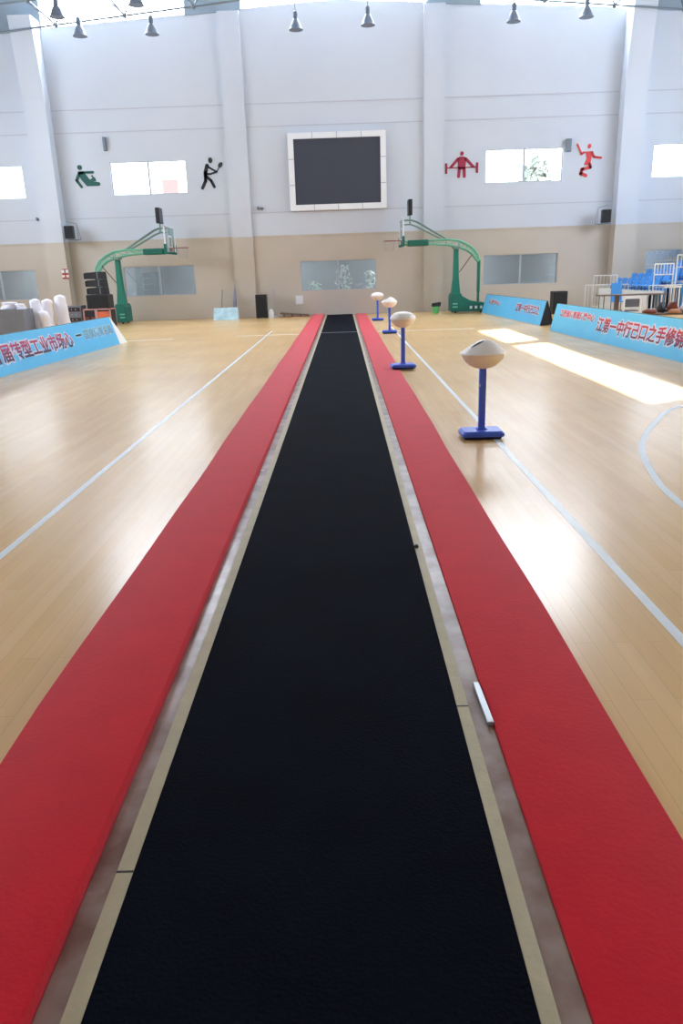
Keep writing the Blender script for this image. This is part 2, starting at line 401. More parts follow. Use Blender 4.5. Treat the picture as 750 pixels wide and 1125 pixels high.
for sgn in (-1, 1):
    X = sgn*17.2
    b.hexa([(0, YB-.5, roofz(0)), (X, YB-.5, roofz(X)), (X, D+.4, roofz(X)), (0, D+.4, roofz(0))], [(0, YB-.5, roofz(0)+.2), (X, YB-.5, roofz(X)+.2), (X, D+.4, roofz(X)+.2), (0, D+.4, roofz(0)+.2)])
struct(b.build('ceiling', M['roof']))

# corridor behind the low windows; unseen slabs added to keep sun out of the high ones
c0, c1 = D+.29, D+3.2
struct(MB().box(XL, XR, c1, c1+.2, 0, 3.3).box(XL, XR, c0, c1, 3.1, 3.3).box(XL, XR, c0, c1, -.05, .05).box(XL-.2, XL, c0, c1, 0, 3.3).box(XR, XR+.2, c0, c1, 0, 3.3).build('wall_corridor', M['corridor']))
for a, b_ in UP:
    trim(MB().box(a-.3, b_+2.6, D+.3, D+1.75, 6.5, 6.65), M['canopy'])

# ------------------------------------------------------------------ light
w = bpy.data.worlds.new('sky'); S.world = w; w.use_nodes = True
bg = w.node_tree.nodes['Background']; bg.inputs[0].default_value = (.86, .93, 1, 1); bg.inputs[1].default_value = 3.9
def arealight(name, loc, rot, sx, sy, power, col=(1, 1, 1), portal=False):
    l = bpy.data.lights.new(name, 'AREA'); l.shape = 'RECTANGLE'; l.size = sx; l.size_y = sy; l.energy = power; l.color = col
    o = bpy.data.objects.new(name, l); COL.objects.link(o); o.location = loc; o.rotation_euler = rot
    if portal: l.cycles.is_portal = True
    return o
for a, c in UP: arealight('window_portal', ((a+c)/2, D+.2, sum(UZ)/2), (-PI/2, 0, 0), c-a, UZ[1]-UZ[0], 1, portal=True)
for a, c in SUN_SEG: arealight('window_portal', (XR+.16, (a+c)/2, sum(SZ)/2), (0, PI/2, 0), SZ[1]-SZ[0], c-a, 1, portal=True)
# fill lights added to brighten the corridor behind the low windows
for x in (-12, -4, 4, 12): arealight('corridor_fill', (x, D+1.7, 3.05), (0, 0, 0), 5, .4, 150, (.97, 1, 1))
sd = bpy.data.lights.new('sun', 'SUN'); sun = bpy.data.objects.new('sun', sd); COL.objects.link(sun)
az, el = math.radians(31), math.radians(34.6)
dirv = Vector((-math.cos(az)*math.cos(el), -math.sin(az)*math.cos(el), -math.sin(el)))
sun.rotation_euler = dirv.to_track_quat('-Z', 'Y').to_euler(); sun.location = (40, 30, 30)
sd.energy = 26; sd.angle = .005; sd.color = (1, .95, .86)

# ------------------------------------------------------------------ runway, carpets, edging
YE = D-.06
rw = tag(MB().box(-.655, .402, -2, YE, .001, .014).build('runway_carpet', M['black_carpet']), 'long black felt runway down the middle of the hall floor', 'runway')
def wavy(x0, x1, w0, w1, seed, h, name, label):
    rnd = random.Random(seed); n = 90; b = MB(); ph = [rnd.uniform(0, 6.28) for _ in range(4)]
    rows = []
    for i in range(n+1):
        y = -2+(YE+2)*i/n
        o = .005*math.sin(y*1.1+ph[0])+.003*math.sin(y*2.7+ph[1])+(.014*math.exp(-((y-2.28)/.1)**2) if w0 else 0)
        a = x0+(o if w0 else 0); c = x1+(o if w1 else 0); r = .006
        prof = [(a, .001), (a, h-r), (a+r*.35, h-r*.3), (a+r*1.2, h), (c-r*1.2, h), (c-r*.35, h-r*.3), (c, h-r), (c, .001)]
        rows.append([(px, y, pz) for px, pz in prof])
    vs = [p for r_ in rows for p in r_]; k = 8; fs = []
    for i in range(n):
        for j in range(k-1): fs.append((i*k+j, i*k+j+1, (i+1)*k+j+1, (i+1)*k+j))
    fs += [tuple(range(k)), tuple(range(n*k, n*k+k))]
    b.add(vs, fs); o = b.build(name, M['red_carpet'], smooth=True)
    return tag(o, label, 'carpet', 'red carpets along the runway')
wavy(-1.245, -.775, True, False, 3, .06, 'red_carpet', 'thick red carpet strip along the left side of the black runway')
wavy(.522, .965, False, True, 5, .022, 'red_carpet', 'red carpet strip on the right of the black runway, beside the blue stands')
def edging(x0, x1, mt, label, seams=()):
    e = tag(MB().box(x0, x1, -2, YE, .001, .013 if mt == 'tan_tape' else .009).build('edging_strip', M[mt]), label, 'edging', 'edging strips beside the runway')
    for y in seams: MB().box(x0, x1, y-.004, y+.004, .008, .0136).build('seam', M['black'], e)
edging(-.705, -.656, 'tan_tape', 'narrow tan strip along the left edge of the black runway', (1.75,))
edging(.403, .448, 'tan_tape', 'narrow tan strip along the right edge of the black runway', (2.57,))
edging(-.772, -.706, 'brown_tape', 'shiny brown taped strip between tan edge and left red carpet')
edging(.449, .518, 'brown_tape', 'shiny brown taped strip between tan edge and right red carpet')
tag(MB().hexa([(.497, 2.43, .0135), (.522, 2.43, .0135), (.515, 2.72, .0135), (.49, 2.72, .0135)], [(.497, 2.43, .03), (.522, 2.43, .03), (.515, 2.72, .03), (.49, 2.72, .03)]).build('metal_bar', M['silver'], bevel=.003),
    'short silver metal bar lying at the seam against right red carpet', 'bar')
tag(MB().box(-.77, .52, 22.28, 22.36, .0142, .0155).build('cross_strip', mat('grey strip', (150, 156, 164), .5)), 'thin pale line crossing the black runway far down the hall', 'tape')  # pale strip carrying the cross line over the runway
tag(MB().lathe([(.012, 0), (.016, .006), (.01, .02)], (.413, 4.35, .0141), 10).build('floor_plug', M['black']), 'tiny black plug lying on right edge of the runway', 'plug')

# ------------------------------------------------------------------ chalk stands
def stand_base(label, loc, lid='dome', yaw=0, tilt=0):
    t = thing('bowl_stand', label, 'stand', loc, yaw, 'blue posted stands along the right carpet')
    def rrect(hx, hy, r, z, n=5):
        P = []
        for (cx, cy, a0) in ((hx-r, hy-r, 0), (-hx+r, hy-r, 90), (-hx+r, -hy+r, 180), (hx-r, -hy+r, 270)):
            for i in range(n+1):
                a = math.radians(a0+90*i/n); P.append((cx+r*math.cos(a), cy+r*math.sin(a), z))
        return P
    MB().hexa(rrect(.185, .135, .03, 0), rrect(.195, .145, .03, .03)).build('foot_pad', M['rubber'], t)
    b = MB(); b.hexa(rrect(.215, .16, .035, .03), rrect(.215, .16, .035, .06)); b.hexa(rrect(.213, .158, .035, .06), rrect(.19, .135, .03, .082))
    b.build('base_plate', M['blue_paint'], t)
    b = MB(); b.hexa(rrect(.06, .05, .015, .082), rrect(.04, .04, .012, .10)); b.build('collar', M['blue_paint'], t)
    MB().hexa(rrect(.033, .033, .008, .10, 2), rrect(.033, .033, .008, .71, 2)).build('post', M['blue_paint'], t)
    MB().lathe([(.006, 0), (.012, .004), (.012, .02), (.006, .025)], (-.035, -.036, .52), 10).build('knob', M['silver'], t)
    MB().lathe([(.045, .70), (.08, .708), (.13, .732), (.17, .77), (.198, .81), (.207, .84), (.2, .845)], n=36, sx=1.04).build('bowl', M['cream'], t, smooth=True)
    if lid == 'dome':
        prof = [(.2, .842), (.214, .847), (.213, .862), (.2, .893), (.17, .925), (.12, .953), (.06, .966), (.01, .968)]
        l = MB().lathe(prof, n=36, sx=1.04).build('lid', M['lid_white'], t, smooth=True)
    else:
        vs = []; fs = []; n = 36
        prof = [(.2, 0), (.214, .004), (.214, .014), (.19, .035), (.155, .062), (.115, .092), (.075, .118), (.035, .134), (.004, .138)]
        for (r, z) in prof:
            k = z/.138; ox = -.01+.02*k
            for j in range(n):
                a = 2*PI*j/n; fac = 1+(.16*k if math.cos(a) > 0 else -.06*k)
                vs.append((r*math.cos(a)*1.04*fac+ox, r*math.sin(a), .842+z))
        for i in range(len(prof)-1):
            for j in range(n): fs.append((i*n+j, i*n+(j+1) % n, (i+1)*n+(j+1) % n, (i+1)*n+j))
        fs.append(tuple(reversed(range(n)))); fs.append(tuple(range((len(prof)-1)*n, len(prof)*n)))
        l = MB().add(vs, fs).build('lid', M['lid_white'], t, smooth=True)
        # a dark opening slit on the left shoulder of the cover
        MB().tube([(-.135, -.062, .904), (-.10, -.064, .926), (-.06, -.064, .948), (-.03, -.057, .962), (-.008, -.045, .972)], [.006, .011, .012, .010, .005], 8).build('slit', M['black'], l)
    return t
stand_base('nearest blue post stand with a pointed white lid over a cream bowl', (1.385, 7.57, 0), 'peak')
stand_base('second nearest blue post stand, smooth round white lid, base edge on the red carpet', (1.03, 13.3, 0), 'dome', .06)
stand_base('third blue post stand along the runway, dark slit in its pointed white lid', (1.3, 21.6, 0), 'peak', -.05)
stand_base('farthest blue post stand with small white dome, closest to the end wall', (1.24, 27.6, 0), 'dome')
for ob in list(COL.objects):
    if ob.name.startswith('bowl_stand') and abs(ob.location.y-13.3) < .1: ob.location.z = .0225

# ------------------------------------------------------------------ advertising banners
def text_mesh(body, size, offset=0.0, ext=.002, spacing=1.0):
    c = bpy.data.curves.new('txt', 'FONT'); c.body = body; c.size = size; c.offset = offset; c.extrude = ext
    c.align_x = 'CENTER'; c.align_y = 'CENTER'; c.space_character = spacing; c.resolution_u = 2
    o = bpy.data.objects.new('txt', c); COL.objects.link(o); bpy.context.view_layer.update()
    me = bpy.data.meshes.new_from_object(o.evaluated_get(bpy.context.evaluated_depsgraph_get()))
    bpy.data.objects.remove(o); bpy.data.curves.remove(c); return me
def banner(label, A, B, h, lean, texts, end_mat, wing=0, group='blue advertising boards beside the court'):
    """A = left end of the printed face as read, B = its right end (ground points); face leans back by lean"""
    A = Vector((*A, 0)); B = Vector((*B, 0)); u = (B-A); Lh = u.length; u.normalize()
    n = Vector((u.y, -u.x, 0))                 # towards the reader
    t = thing('advertising_board', label, 'advertising board', A, math.atan2(u.y, u.x), group)
    # local frame: x along the face, -y towards the reader, z up
    th = .02
    def slab(y0, z0, y1, z1, nm, mt):
        d = Vector((y1-y0, z1-z0)).normalized(); nn = Vector((d.y, -d.x))*th
        return MB().hexa([(0, y0, z0), (Lh, y0, z0), (Lh, y0+nn.x, z0+nn.y), (0, y0+nn.x, z0+nn.y)], [(0, y1, z1), (Lh, y1, z1), (Lh, y1+nn.x, z1+nn.y), (0, y1+nn.x, z1+nn.y)]).build(nm, mt, t)
    face = slab(0, .003, lean, h, 'front_panel', M['board_blue'])
    slab(2*lean+.06, .022, lean+.03, h, 'back_panel', M['board_back'])
    for x in (0, Lh):
        s_ = 1 if x == 0 else -1
        MB().hexa([(x, .02, .004), (x+s_*.02, .02, .004), (x+s_*.02, lean+.02, h-.03), (x, lean+.02, h-.03)], [(x, 2*lean+.03, .03), (x+s_*.02, 2*lean+.03, .03), (x+s_*.02, lean+.03, h-.03), (x, lean+.03, h-.03)]).build('end_panel', M['board_back'], t)
    MB().box(0, Lh, -.004, .012, 0.0, .012).build('bottom_rail', M['grey_seam'], t)
    if wing:
        MB().hexa([(Lh, -.005, .002), (Lh+.02, lean, h), (Lh+.04, lean+.02, h), (Lh+.02, .02, .002)], [(Lh+wing, -.03, .002), (Lh+.05, lean, h), (Lh+.06, lean+.02, h), (Lh+wing, .02, .002)]).build('end_flap', M['white_end'], t)
    ang = math.atan2(h, lean)
    for (body, size, x, v, mt, edge, asp) in texts:
        for nm, off, zz_, mm in (('lettering_border', size*.1, .0015, edge), ('lettering', size*.024, .0045, mt)):
            me = text_mesh(body, size, off, .001)
            me.materials.clear(); me.materials.append(M[mm])
            o = bpy.data.objects.new(nm, me); COL.objects.link(o); o.parent = t
            d = Vector((0, lean, h)).normalized(); nrm = Vector((0, -h, lean)).normalized()
            R_ = Matrix((Vector((1, 0, 0))*asp, d, nrm)).transposed().to_4x4()
            p = Vector((x, 0, 0))+d*(v*math.hypot(h, lean))+nrm*zz_
            R_.translation = p; o.matrix_local = R_
    return t
banner('light blue advertising board at the left with red to navy lettering, white end', (-6.52, 10.4), (-6.08, 20.75), .72, .22,
       [('新届转型工业市场心', .37, 5.45, .50, 'let_left', 'let_edge', 1.17), ('一', .34, 7.85, .56, 'pic_black', 'let_edge_faint', 1.0), ('国家体育总局', .25, 9.2, .56, 'let_pale', 'let_edge_faint', 1.35)], 'white_end', wing=.55)
banner('nearer light blue advertising board at the right with large red to purple lettering', (5.56, 20.7), (5.90, 9.6), .70, .17,
       [('江西省体育局体操中心', .18, 1.75, .68, 'let_small', 'let_edge', 1.4), ('江第一中行己口之手修锦赛会', .33, 5.8, .50, 'let_right', 'let_edge', 1.18)], 'board_back')
banner('farther light blue advertising board at the right, dark end facing the camera', (5.46, 30.4), (5.76, 22.6), .70, .17,
       [('体操中心', .19, 1.6, .62, 'let_small', 'let_edge_faint', 2.3), ('江第一中行己口之', .27, 6.05, .55, 'let_right', 'let_edge', 1.25)], 'board_back')

# ------------------------------------------------------------------ basketball hoops
def hoop(label, X, Y, rz):
    t = thing('basketball_hoop', label, 'basketball hoop', (X, Y, 0), rz, 'mobile basketball hoops by the end wall')
    # padded base with a sloping back, on castors
    b = MB(); prof = [(.22, .06), (.22, .62), (.17, .76), (-.16, .76), (-.20, .66), (-.54, .47), (-1.12, .38), (-1.12, .06)]
    b.prism(prof, -.48, .48); base = b.build('base', M['green_pad'], t, bevel=.03)
    for u in (.05, -.95):
        for y in (-.38, .38): MB().tube([(u, y-.03, .04), (u, y+.03, .04)], .04, 12).build('castor', M['black'], base)
    for u in (-.55, -.75, -.95): [MB().box(u-.05, u+.05, y-.004, y+.004, .16, .27).build('marking', M['white_plastic'], base) for y in (-.482, .482)]
    for z in (.22, .34): [MB().box(-.02, .18, y-.004, y+.004, z, z+.05).build('marking', M['mint'], base) for y in (-.482, .482)]
    b = MB(); b.hexa([(-.17, -.2, .74), (.17, -.2, .74), (.17, .2, .74), (-.17, .2, .74)], [(-.11, -.15, 1.35), (.11, -.15, 1.35), (.11, .15, 1.35), (-.11, .15, 1.35)])
    b.hexa([(-.11, -.15, 1.35), (.11, -.15, 1.35), (.11, .15, 1.35), (-.11, .15, 1.35)], [(-.085, -.12, 2.42), (.085, -.12, 2.42), (.085, .12, 2.42), (-.085, .12, 2.42)])
    b.build('column', M['green'], t, bevel=.015)
    for y in (-.13, .13):
        hi = [(2.02, y, 2.74), (.9, y, 2.76), (.39, y, 2.78), (-.1, y, 2.72), (-.42, y, 2.58), (-.68, y, 2.40), (-.84, y, 2.18), (-.9, y, 1.95)]
        lo = [(2.02, y, 2.64), (.9, y, 2.62), (.39, y, 2.58), (-.1, y, 2.48), (-.42, y, 2.37), (-.6, y, 2.24), (-.74, y, 2.08), (-.86, y, 1.93)]
        b = MB().tube(hi, .036, 8).tube(lo, .036, 8)
        for i in range(7):
            b.tube([lo[i], hi[i+1]], .018, 6); b.tube([hi[i+1], lo[i+1]], .018, 6)
        b.build('boom', M['mint'], t, smooth=True)
    MB().box(-.12, .12, -.25, .25, 2.42, 2.52).build('pivot_bracket', M['mint_dark'], t, bevel=.01)
    for y in (-.1, .1):
        MB().tube([(-.9, y, 2.0), (-.9, y, .78)], .05, 10).tube([(-.9, y, .80), (-.9, y, .40)], .036, 10).build('rear_post', M['mint_dark'] if 0 else M['green'], t, smooth=True)
        MB().tube([(2.1, y, 3.52), (1.76, y, 3.53), (1.55, y, 3.46), (.39, y, 2.80)], .026, 8).tube([(2.1, y, 3.36), (1.78, y, 3.37), (1.58, y, 3.3), (.46, y, 2.74)], .022, 8).build('tie_rod', M['mint_dark'], t, smooth=True)
    MB().tube([(-.14, 0, 1.55), (-.64, 0, 2.2)], .02, 8).tube([(-.64, -.13, 2.2), (-.64, .13, 2.2)], .02, 8).build('brace', M['brown_wood'], t)
    MB().box(1.1, 1.9, -.3, .3, 2.57, 2.79).build('boom_pad', M['green_pad'], t, bevel=.04)
    # glass backboard, seen edge on, with frame and bottom padding
    bb = MB().box(2.12, 2.14, -.87, .87, 2.63, 3.55).build('backboard', M['glass_board'], t)
    f = MB(); 
    for y0, y1, z0, z1 in ((-.9, .9, 3.53, 3.58), (-.9, .9, 2.60, 2.65), (-.9, -.85, 2.6, 3.58), (.85, .9, 2.6, 3.58)): f.box(2.105, 2.155, y0, y1, z0, z1)
    f.build('backboard_frame', M['white_frame'], bb)
    f = MB()
    for y0, y1, z0, z1 in ((-.3, .3, 3.2, 3.25), (-.3, .3, 2.8, 2.85), (-.3, -.25, 2.85, 3.2), (.25, .3, 2.85, 3.2)): f.box(2.141, 2.146, y0, y1, z0, z1)
    f.build('target_square', M['white_frame'], bb)
    MB().box(2.08, 2.18, -.92, .92, 2.56, 2.64).box(2.08, 2.18, -.92, -.88, 2.64, 2.92).box(2.08, 2.18, .88, .92, 2.64, 2.92).build('edge_padding', M['green_pad'], bb)
    MB().box(2.04, 2.10, -.12, .12, 2.6, 3.56).build('board_support', M['white_frame'], t)
    rim = MB().tube([(2.6+.225*math.cos(2*PI*i/24), .225*math.sin(2*PI*i/24), 2.79) for i in range(25)], .012, 8, False).box(2.155, 2.39, -.06, .06, 2.775, 2.80).box(2.155, 2.175, -.1, .1, 2.66, 2.8).build('rim', M['red_rim'], t, smooth=True)
    nb = MB()
    for k in range(12):
        for sg in (-1, 1):
            P = []
            for i in range(6):
                a = 2*PI*(k+sg*i*.5)/12; r = .225-.022*i+.002*i*i; P.append((2.6+r*math.cos(a), r*math.sin(a), 2.785-.075*i))
            nb.tube(P, .004, 4, False)
    nb.build('net', M['net'], rim)
    ck = MB().box(1.73, 1.88, -.3, .3, 3.70, 4.26).build('shot_clock', M['black'], t, bevel=.01)
    MB().box(1.881, 1.887, -.26, .26, 3.74, 4.22).build('clock_face', M['screen'], ck)
    MB().tube([(1.8, 0, 3.71), (1.8, 0, 3.36)], .03, 8).tube([(1.8, -.2, 3.4), (1.8, .2, 3.4)], .022, 8).build('clock_post', M['mint_dark'], ck)
    return t
hoop('green basketball hoop on the right, its rim pointing left towards the scoreboard', 4.5, 31.0, PI)
hoop('green basketball hoop on the left, behind the black speaker stack', -8.8, 31.0, 0)

# ------------------------------------------------------------------ scoreboard screen on the wall
sx0, sx1, sz0, sz1 = -1.97, 1.87, 4.08, 6.91
t = thing('led_scoreboard', 'large dark led screen in a white frame high on the end wall', 'screen', (0, D, 0))
MB().box(sx0+.1, sx1-.1, -.16, -.001, sz0+.1, sz1-.1).build('housing', M['grey_seam'], t)
fw_ = .22
f = MB().box(sx0, sx1, -.24, -.1, sz0, sz0+fw_).box(sx0, sx1, -.24, -.1, sz1-fw_, sz1).box(sx0, sx0+fw_, -.24, -.1, sz0+fw_, sz1-fw_).box(sx1-fw_, sx1, -.24, -.1, sz0+fw_, sz1-fw_).build('frame', M['white_frame'], t, bevel=.012)
for k in (1, 2, 3):
    x = sx0+(sx1-sx0)*k/4
    for z0 in (sz0, sz1-fw_): MB().box(x-.012, x+.012, -.243, -.239, z0+.005, z0+fw_-.005).build('frame_seam', M['grey_seam'], f)
for k in (1, 2):
    z = sz0+(sz1-sz0)*k/3
    for x0 in (sx0, sx1-fw_): MB().box(x0+.005, x0+fw_-.005, -.243, -.239, z-.012, z+.012).build('frame_seam', M['grey_seam'], f)
MB().box(sx0+fw_, sx1-fw_, -.19, -.165, sz0+fw_, sz1-fw_).build('screen', M['screen'], t)

# ------------------------------------------------------------------ pictograms painted on boards on the end wall
def cap(b, P, r, y0=-.025, y1=-.001):
    """thick rounded stroke through (x, z) points"""
    for (ax, az_), (bx, bz) in zip(P, P[1:]):
        d = Vector((bx-ax, bz-az_)); L_ = d.length
        if L_ < 1e-6: continue
        a0 = math.atan2(d.y, d.x); poly = []
        for i in range(9): a = a0+PI/2+PI*i/8; poly.append((ax+r*math.cos(a), az_+r*math.sin(a)))
        for i in range(9): a = a0-PI/2+PI*i/8; poly.append((bx+r*math.cos(a), bz+r*math.sin(a)))
        b.prism(poly, y0, y1)
def disc(b, x, z, r, rz_=None, y0=-.025, y1=-.001):
    b.prism([(x+r*math.cos(2*PI*i/20), z+(rz_ or r)*math.sin(2*PI*i/20)) for i in range(20)], y0, y1)
def picto(label, px, py, draw, mt):
    p = at(px, py, D); b = MB(); k = 1/26.9        # drawn in photograph-sized units about the centre
    class K: pass
    draw(b, lambda *P: [((x)*k, (z)*k) for x, z in P], k)
    o = b.build('wall_pictogram', M[mt]); o.location = (p.x, D, p.z)
    return tag(o, label, 'wall sign', 'sports pictograms on the end wall')
def gymnast(b, S_, k):     # origin at photo (96, 195)
    disc(b, -7.3*k, 8.6*k, 2.4*k)
    cap(b, S_((-8, 3.6), (6.5, 3.6)), 1.25*k)
    cap(b, S_((-8, 3.4), (-12, -4)), 1.5*k); cap(b, S_((-12, -4), (-7.5, -10.5)), 1.4*k)
    b.prism(S_((-10, 4.6), (-3.5, 4.6), (3.5, -5.5), (12, -6.3), (13, -8), (12, -9.9), (-1.5, -10), (-6.5, -4)), -.025, -.001)
    b.prism(S_((1, -4), (7.8, -1.2), (9, -5.2), (2, -6)), -.02, -.001); cap(b, S_((5, 0), (7.5, -4.5)), .8*k)
picto('dark green gymnast pictogram at the left of the wall', 96, 195-1.5, gymnast, 'pic_green')
def tennis(b, S_, k):      # origin at photo (230, 192)
    disc(b, 2*k, 14*k, 2.2*k, 2.8*k)
    cap(b, S_((-1.8, 9), (-4.2, 2), (-4.2, -2)), 1.9*k)
    cap(b, S_((-1, 8), (2, 6), (8, 2.6), (.5, .5), (-3, 1)), .95*k)
    cap(b, S_((-4.2, -1), (-4.6, -6), (-8.5, -13)), 1.6*k)
    cap(b, S_((-3, -2), (1.5, -6), (4.2, -12)), 1.5*k)
    cap(b, S_((8, 2.6), (10.5, 6.5)), .4*k)
    poly = []
    for i in range(18):
        a = 2*PI*i/18; u, v = 3.1*math.cos(a), 2.1*math.sin(a); ca, sa = math.cos(.9), math.sin(.9); poly.append((12.4+u*ca-v*sa, 9.2+u*sa+v*ca))
    b.prism(S_(*poly), -.025, -.001)
picto('black racket player pictogram, left of the scoreboard', 230, 192, tennis, 'pic_black')
def lifter(b, S_, k):      # origin at photo (507, 181)
    disc(b, 0, 11.3*k, 1.9*k, 2.1*k)
    b.prism(S_((-4.6, 7), (-2, 8.4), (2, 8.4), (4.6, 7), (4.2, 1), (3.9, -4), (-3.9, -4), (-4.2, 1)), -.025, -.001)
    cap(b, S_((-4.2, 6.2), (-11.3, -1.6)), 1.4*k); cap(b, S_((4.2, 6.2), (12, -1.6)), 1.4*k)
    cap(b, S_((-2.6, -4), (-3.2, -11)), 1.6*k); cap(b, S_((2.6, -4), (2.9, -11)), 1.6*k)
    cap(b, S_((-16.5, -2.4), (16.5, -2.4)), .55*k)
    for x in (-16.6, 16.4): b.prism(S_((x-1.2, -8), (x+1.2, -8), (x+1.2, 2.2), (x-1.2, 2.2)), -.03, -.001)
picto('dark red weightlifter pictogram holding a barbell, right of the scoreboard', 507, 181.5, lifter, 'pic_maroon')
def jumper(b, S_, k):      # origin at photo (646, 177)
    disc(b, .2*k, 14*k, 1.8*k, 2.3*k)
    b.prism(S_((-6, 8.8), (4, 9), (3, 2), (2, -4.2), (-4.5, -4), (-2, 2), (-3, 7)), -.025, -.001)
    cap(b, S_((-5.4, 8), (-8, 6.4)), 1.1*k); cap(b, S_((-8, 7), (-12.6, 16)), .9*k)
    cap(b, S_((3.2, 8), (5.5, 3.4), (13, 2.4)), 1.15*k)
    cap(b, S_((1.5, -3.5), (2.6, -6.6), (-6.5, -8.3)), 1.6*k); cap(b, S_((-5.5, -8), (-7.3, -12.4), (-1.8, -14.6)), 1.6*k)
picto('bright red leaping player pictogram at the right of the wall', 646, 176.5, jumper, 'pic_red')

# ------------------------------------------------------------------ small fittings on the end wall
def wall_box(name, label, cat, px0, py0, px1, py1, mt, depth, Y=D, group=None, face=None):
    a = at(px0, py0, Y); c = at(px1, py1, Y); x0, x1 = sorted((a.x, c.x)); z0, z1 = sorted((a.z, c.z))
    o = MB().box(-(x1-x0)/2, (x1-x0)/2, -depth, -.001, -(z1-z0)/2, (z1-z0)/2).build(name, M[mt], bevel=.01)
    o.location = ((x0+x1)/2, Y, (z0+z1)/2)
    if face:
        fx, fz = (x1-x0)/2*.75, (z1-z0)/2*.8
        MB().box(-fx, fx, -depth-.004, -depth+.001, -fz, fz).build(face[0], M[face[1]], o)
    return tag(o, label, cat, group)
wall_box('wall_speaker', 'slim grey speaker box beside the high window at the left', 'speaker', 113.2, 151, 118.2, 166, 'lamp_grey', .16, face=('grille', 'steel'))
wall_box('wall_speaker', 'slim grey speaker box beside the high window at the right', 'speaker', 620.8, 153, 626, 167, 'lamp_grey', .16, face=('grille', 'steel'))
def corner_speaker(label, x, z, side):
    t = thing('corner_speaker', label, 'speaker', (x, D-.62, z), 0, 'black speakers on the deep columns')
    MB().hexa([(-.17, -.2, -.23), (.17, -.2, -.23), (.13, .16, -.23), (-.13, .16, -.23)], [(-.17, -.2, .25), (.17, -.2, .25), (.13, .16, .25), (-.13, .16, .25)]).build('cabinet', M['black'], t, bevel=.012)
    MB().box(-.15, .15, -.212, -.203, -.2, .22).build('grille', M['black_mesh'], t)
    fr = MB()
    s = side
    fr.tube([(s*.30, .0, -.27), (s*.30, .0, .33), (s*.40, .0, -.27)], .012, 6).tube([(s*.40, 0, -.27), (-s*.18, 0, -.27)], .014, 6).tube([(s*.30, 0, .33), (-s*.1, .0, .42)], .01, 6)
    fr.box(-.18, .18, -.18, .18, -.275, -.255); fr.box(-.06, .06, .1, .62, -.27, -.24)
    fr.build('bracket', M['steel'], t)
    return t
corner_speaker('black speaker on a bracket by the deep column, left side', -10.78, 3.52, 1)
corner_speaker('black speaker on a bracket by the deep column, right side', 10.5, 3.47, -1)
for px, py, lb in ((44, 242, 'small grey bracket on the white wall, left of the left speaker'), (286, 230, 'small grey bracket on the white wall, left of the scoreboard'), (697, 220, 'small grey bracket on the white wall, right of the right speaker')):
    p = at(px, py, D); o = MB().box(-.13, .13, -.1, 0, .02, .05).box(-.12, -.06, -.12, 0, -.02, .1).box(.04, .1, -.09, 0, -.03, .07).build('wall_bracket', M['steel']); o.location = p
    tag(o, lb, 'bracket', 'small wall brackets')
n_ = wall_box('wall_notice', 'small red and white notice on the left deep column', 'notice', 67.5, 295.5, 76, 306.5, 'sign_red', .01, D-.55)
for dx in (-.085, .085):
    for dz in (.1, -.1): MB().box(dx-.055, dx+.055, -.014, -.009, dz-.06 if dz > 0 else dz-.03, dz+.06).build('notice_panel', M['white_plastic' if dz > 0 else 'cream'], n_)
wall_box('wall_box', 'small square white box on the beige wall below the middle window', 'electrical box', 324.5, 325, 333.5, 334, 'white_plastic', .07, face=('cover', 'white_frame'))

# ------------------------------------------------------------------ things along the end wall
def cabinet_speaker(name, label, x0, x1, y0, y1, z0, z1, drivers=2):
    t = thing(name, label, 'loudspeaker', ((x0+x1)/2, (y0+y1)/2, z0))
    w_, d_, h_ = (x1-x0)/2, (y1-y0)/2, z1-z0
    MB().box(-w_, w_, -d_, d_, .02, h_).build('cabinet', M['black'], t, bevel=.015)
    MB().box(-w_*.9, w_*.9, -d_-.012, -d_+.002, .06, h_-.05).build('grille', M['black_mesh'], t, bevel=.004)
    for s in (-1, 1): MB().box(s*w_*.7-.03, s*w_*.7+.03, -d_*.8, d_*.8, 0, .021).build('foot', M['rubber'], t)
    return t
cabinet_speaker('floor_speaker', 'black upright loudspeaker on the floor beside the pilaster', -3.53, -3.07, 31.4, 31.8, 0, .93)
cabinet_speaker('floor_speaker', 'dark loudspeaker behind the blue advertising boards at the right', 7.55, 8.05, 27.8, 28.3, 0, .80)
# blue and white sign board with poles behind
t = thing('sign_board', 'pale blue and white low board standing by the end wall', 'sign board', (-4.72, 31.15, 0))
MB().hexa([(-.5, -.1, 0), (.5, -.1, 0), (.5, -.08, 0), (-.5, -.08, 0)], [(-.48, .04, .47), (.48, .04, .47), (.48, .06, .47), (-.48, .06, .47)]).build('front_panel', mat('pale blue print', (196, 232, 246), .3, var=.2, scale=5), t)
MB().hexa([(-.5, .2, 0), (.5, .2, 0), (.5, .22, 0), (-.5, .22, 0)], [(-.48, .06, .47), (.48, .06, .47), (.48, .08, .47), (-.48, .08, .47)]).build('back_panel', M['white_end'], t)
for x, lb, hh, mt in ((-5.0, 'thin grey pole leaning on the wall behind the pale blue board', 1.15, 'steel'),):
    tag(MB().tube([(x, 31.65, 0), (x+.03, 32.3, hh)], .018, 8).build('pole', M[mt]), lb, 'pole')
t = thing('folded_parasol', 'folded grey parasol leaning on the wall behind the pale blue board', 'parasol', (-4.45, 31.75, 0))
MB().tube([(0, 0, 0), (.02, .45, 1.35)], .014, 8).build('pole', M['steel'], t)
MB().tube([(.005, .12, .35), (.008, .18, .5), (.012, .3, .9), (.018, .41, 1.22)], [.05, .085, .06, .02], 10).build('canopy', mat('grey lilac cloth', (140, 138, 156), .8), t, smooth=True)
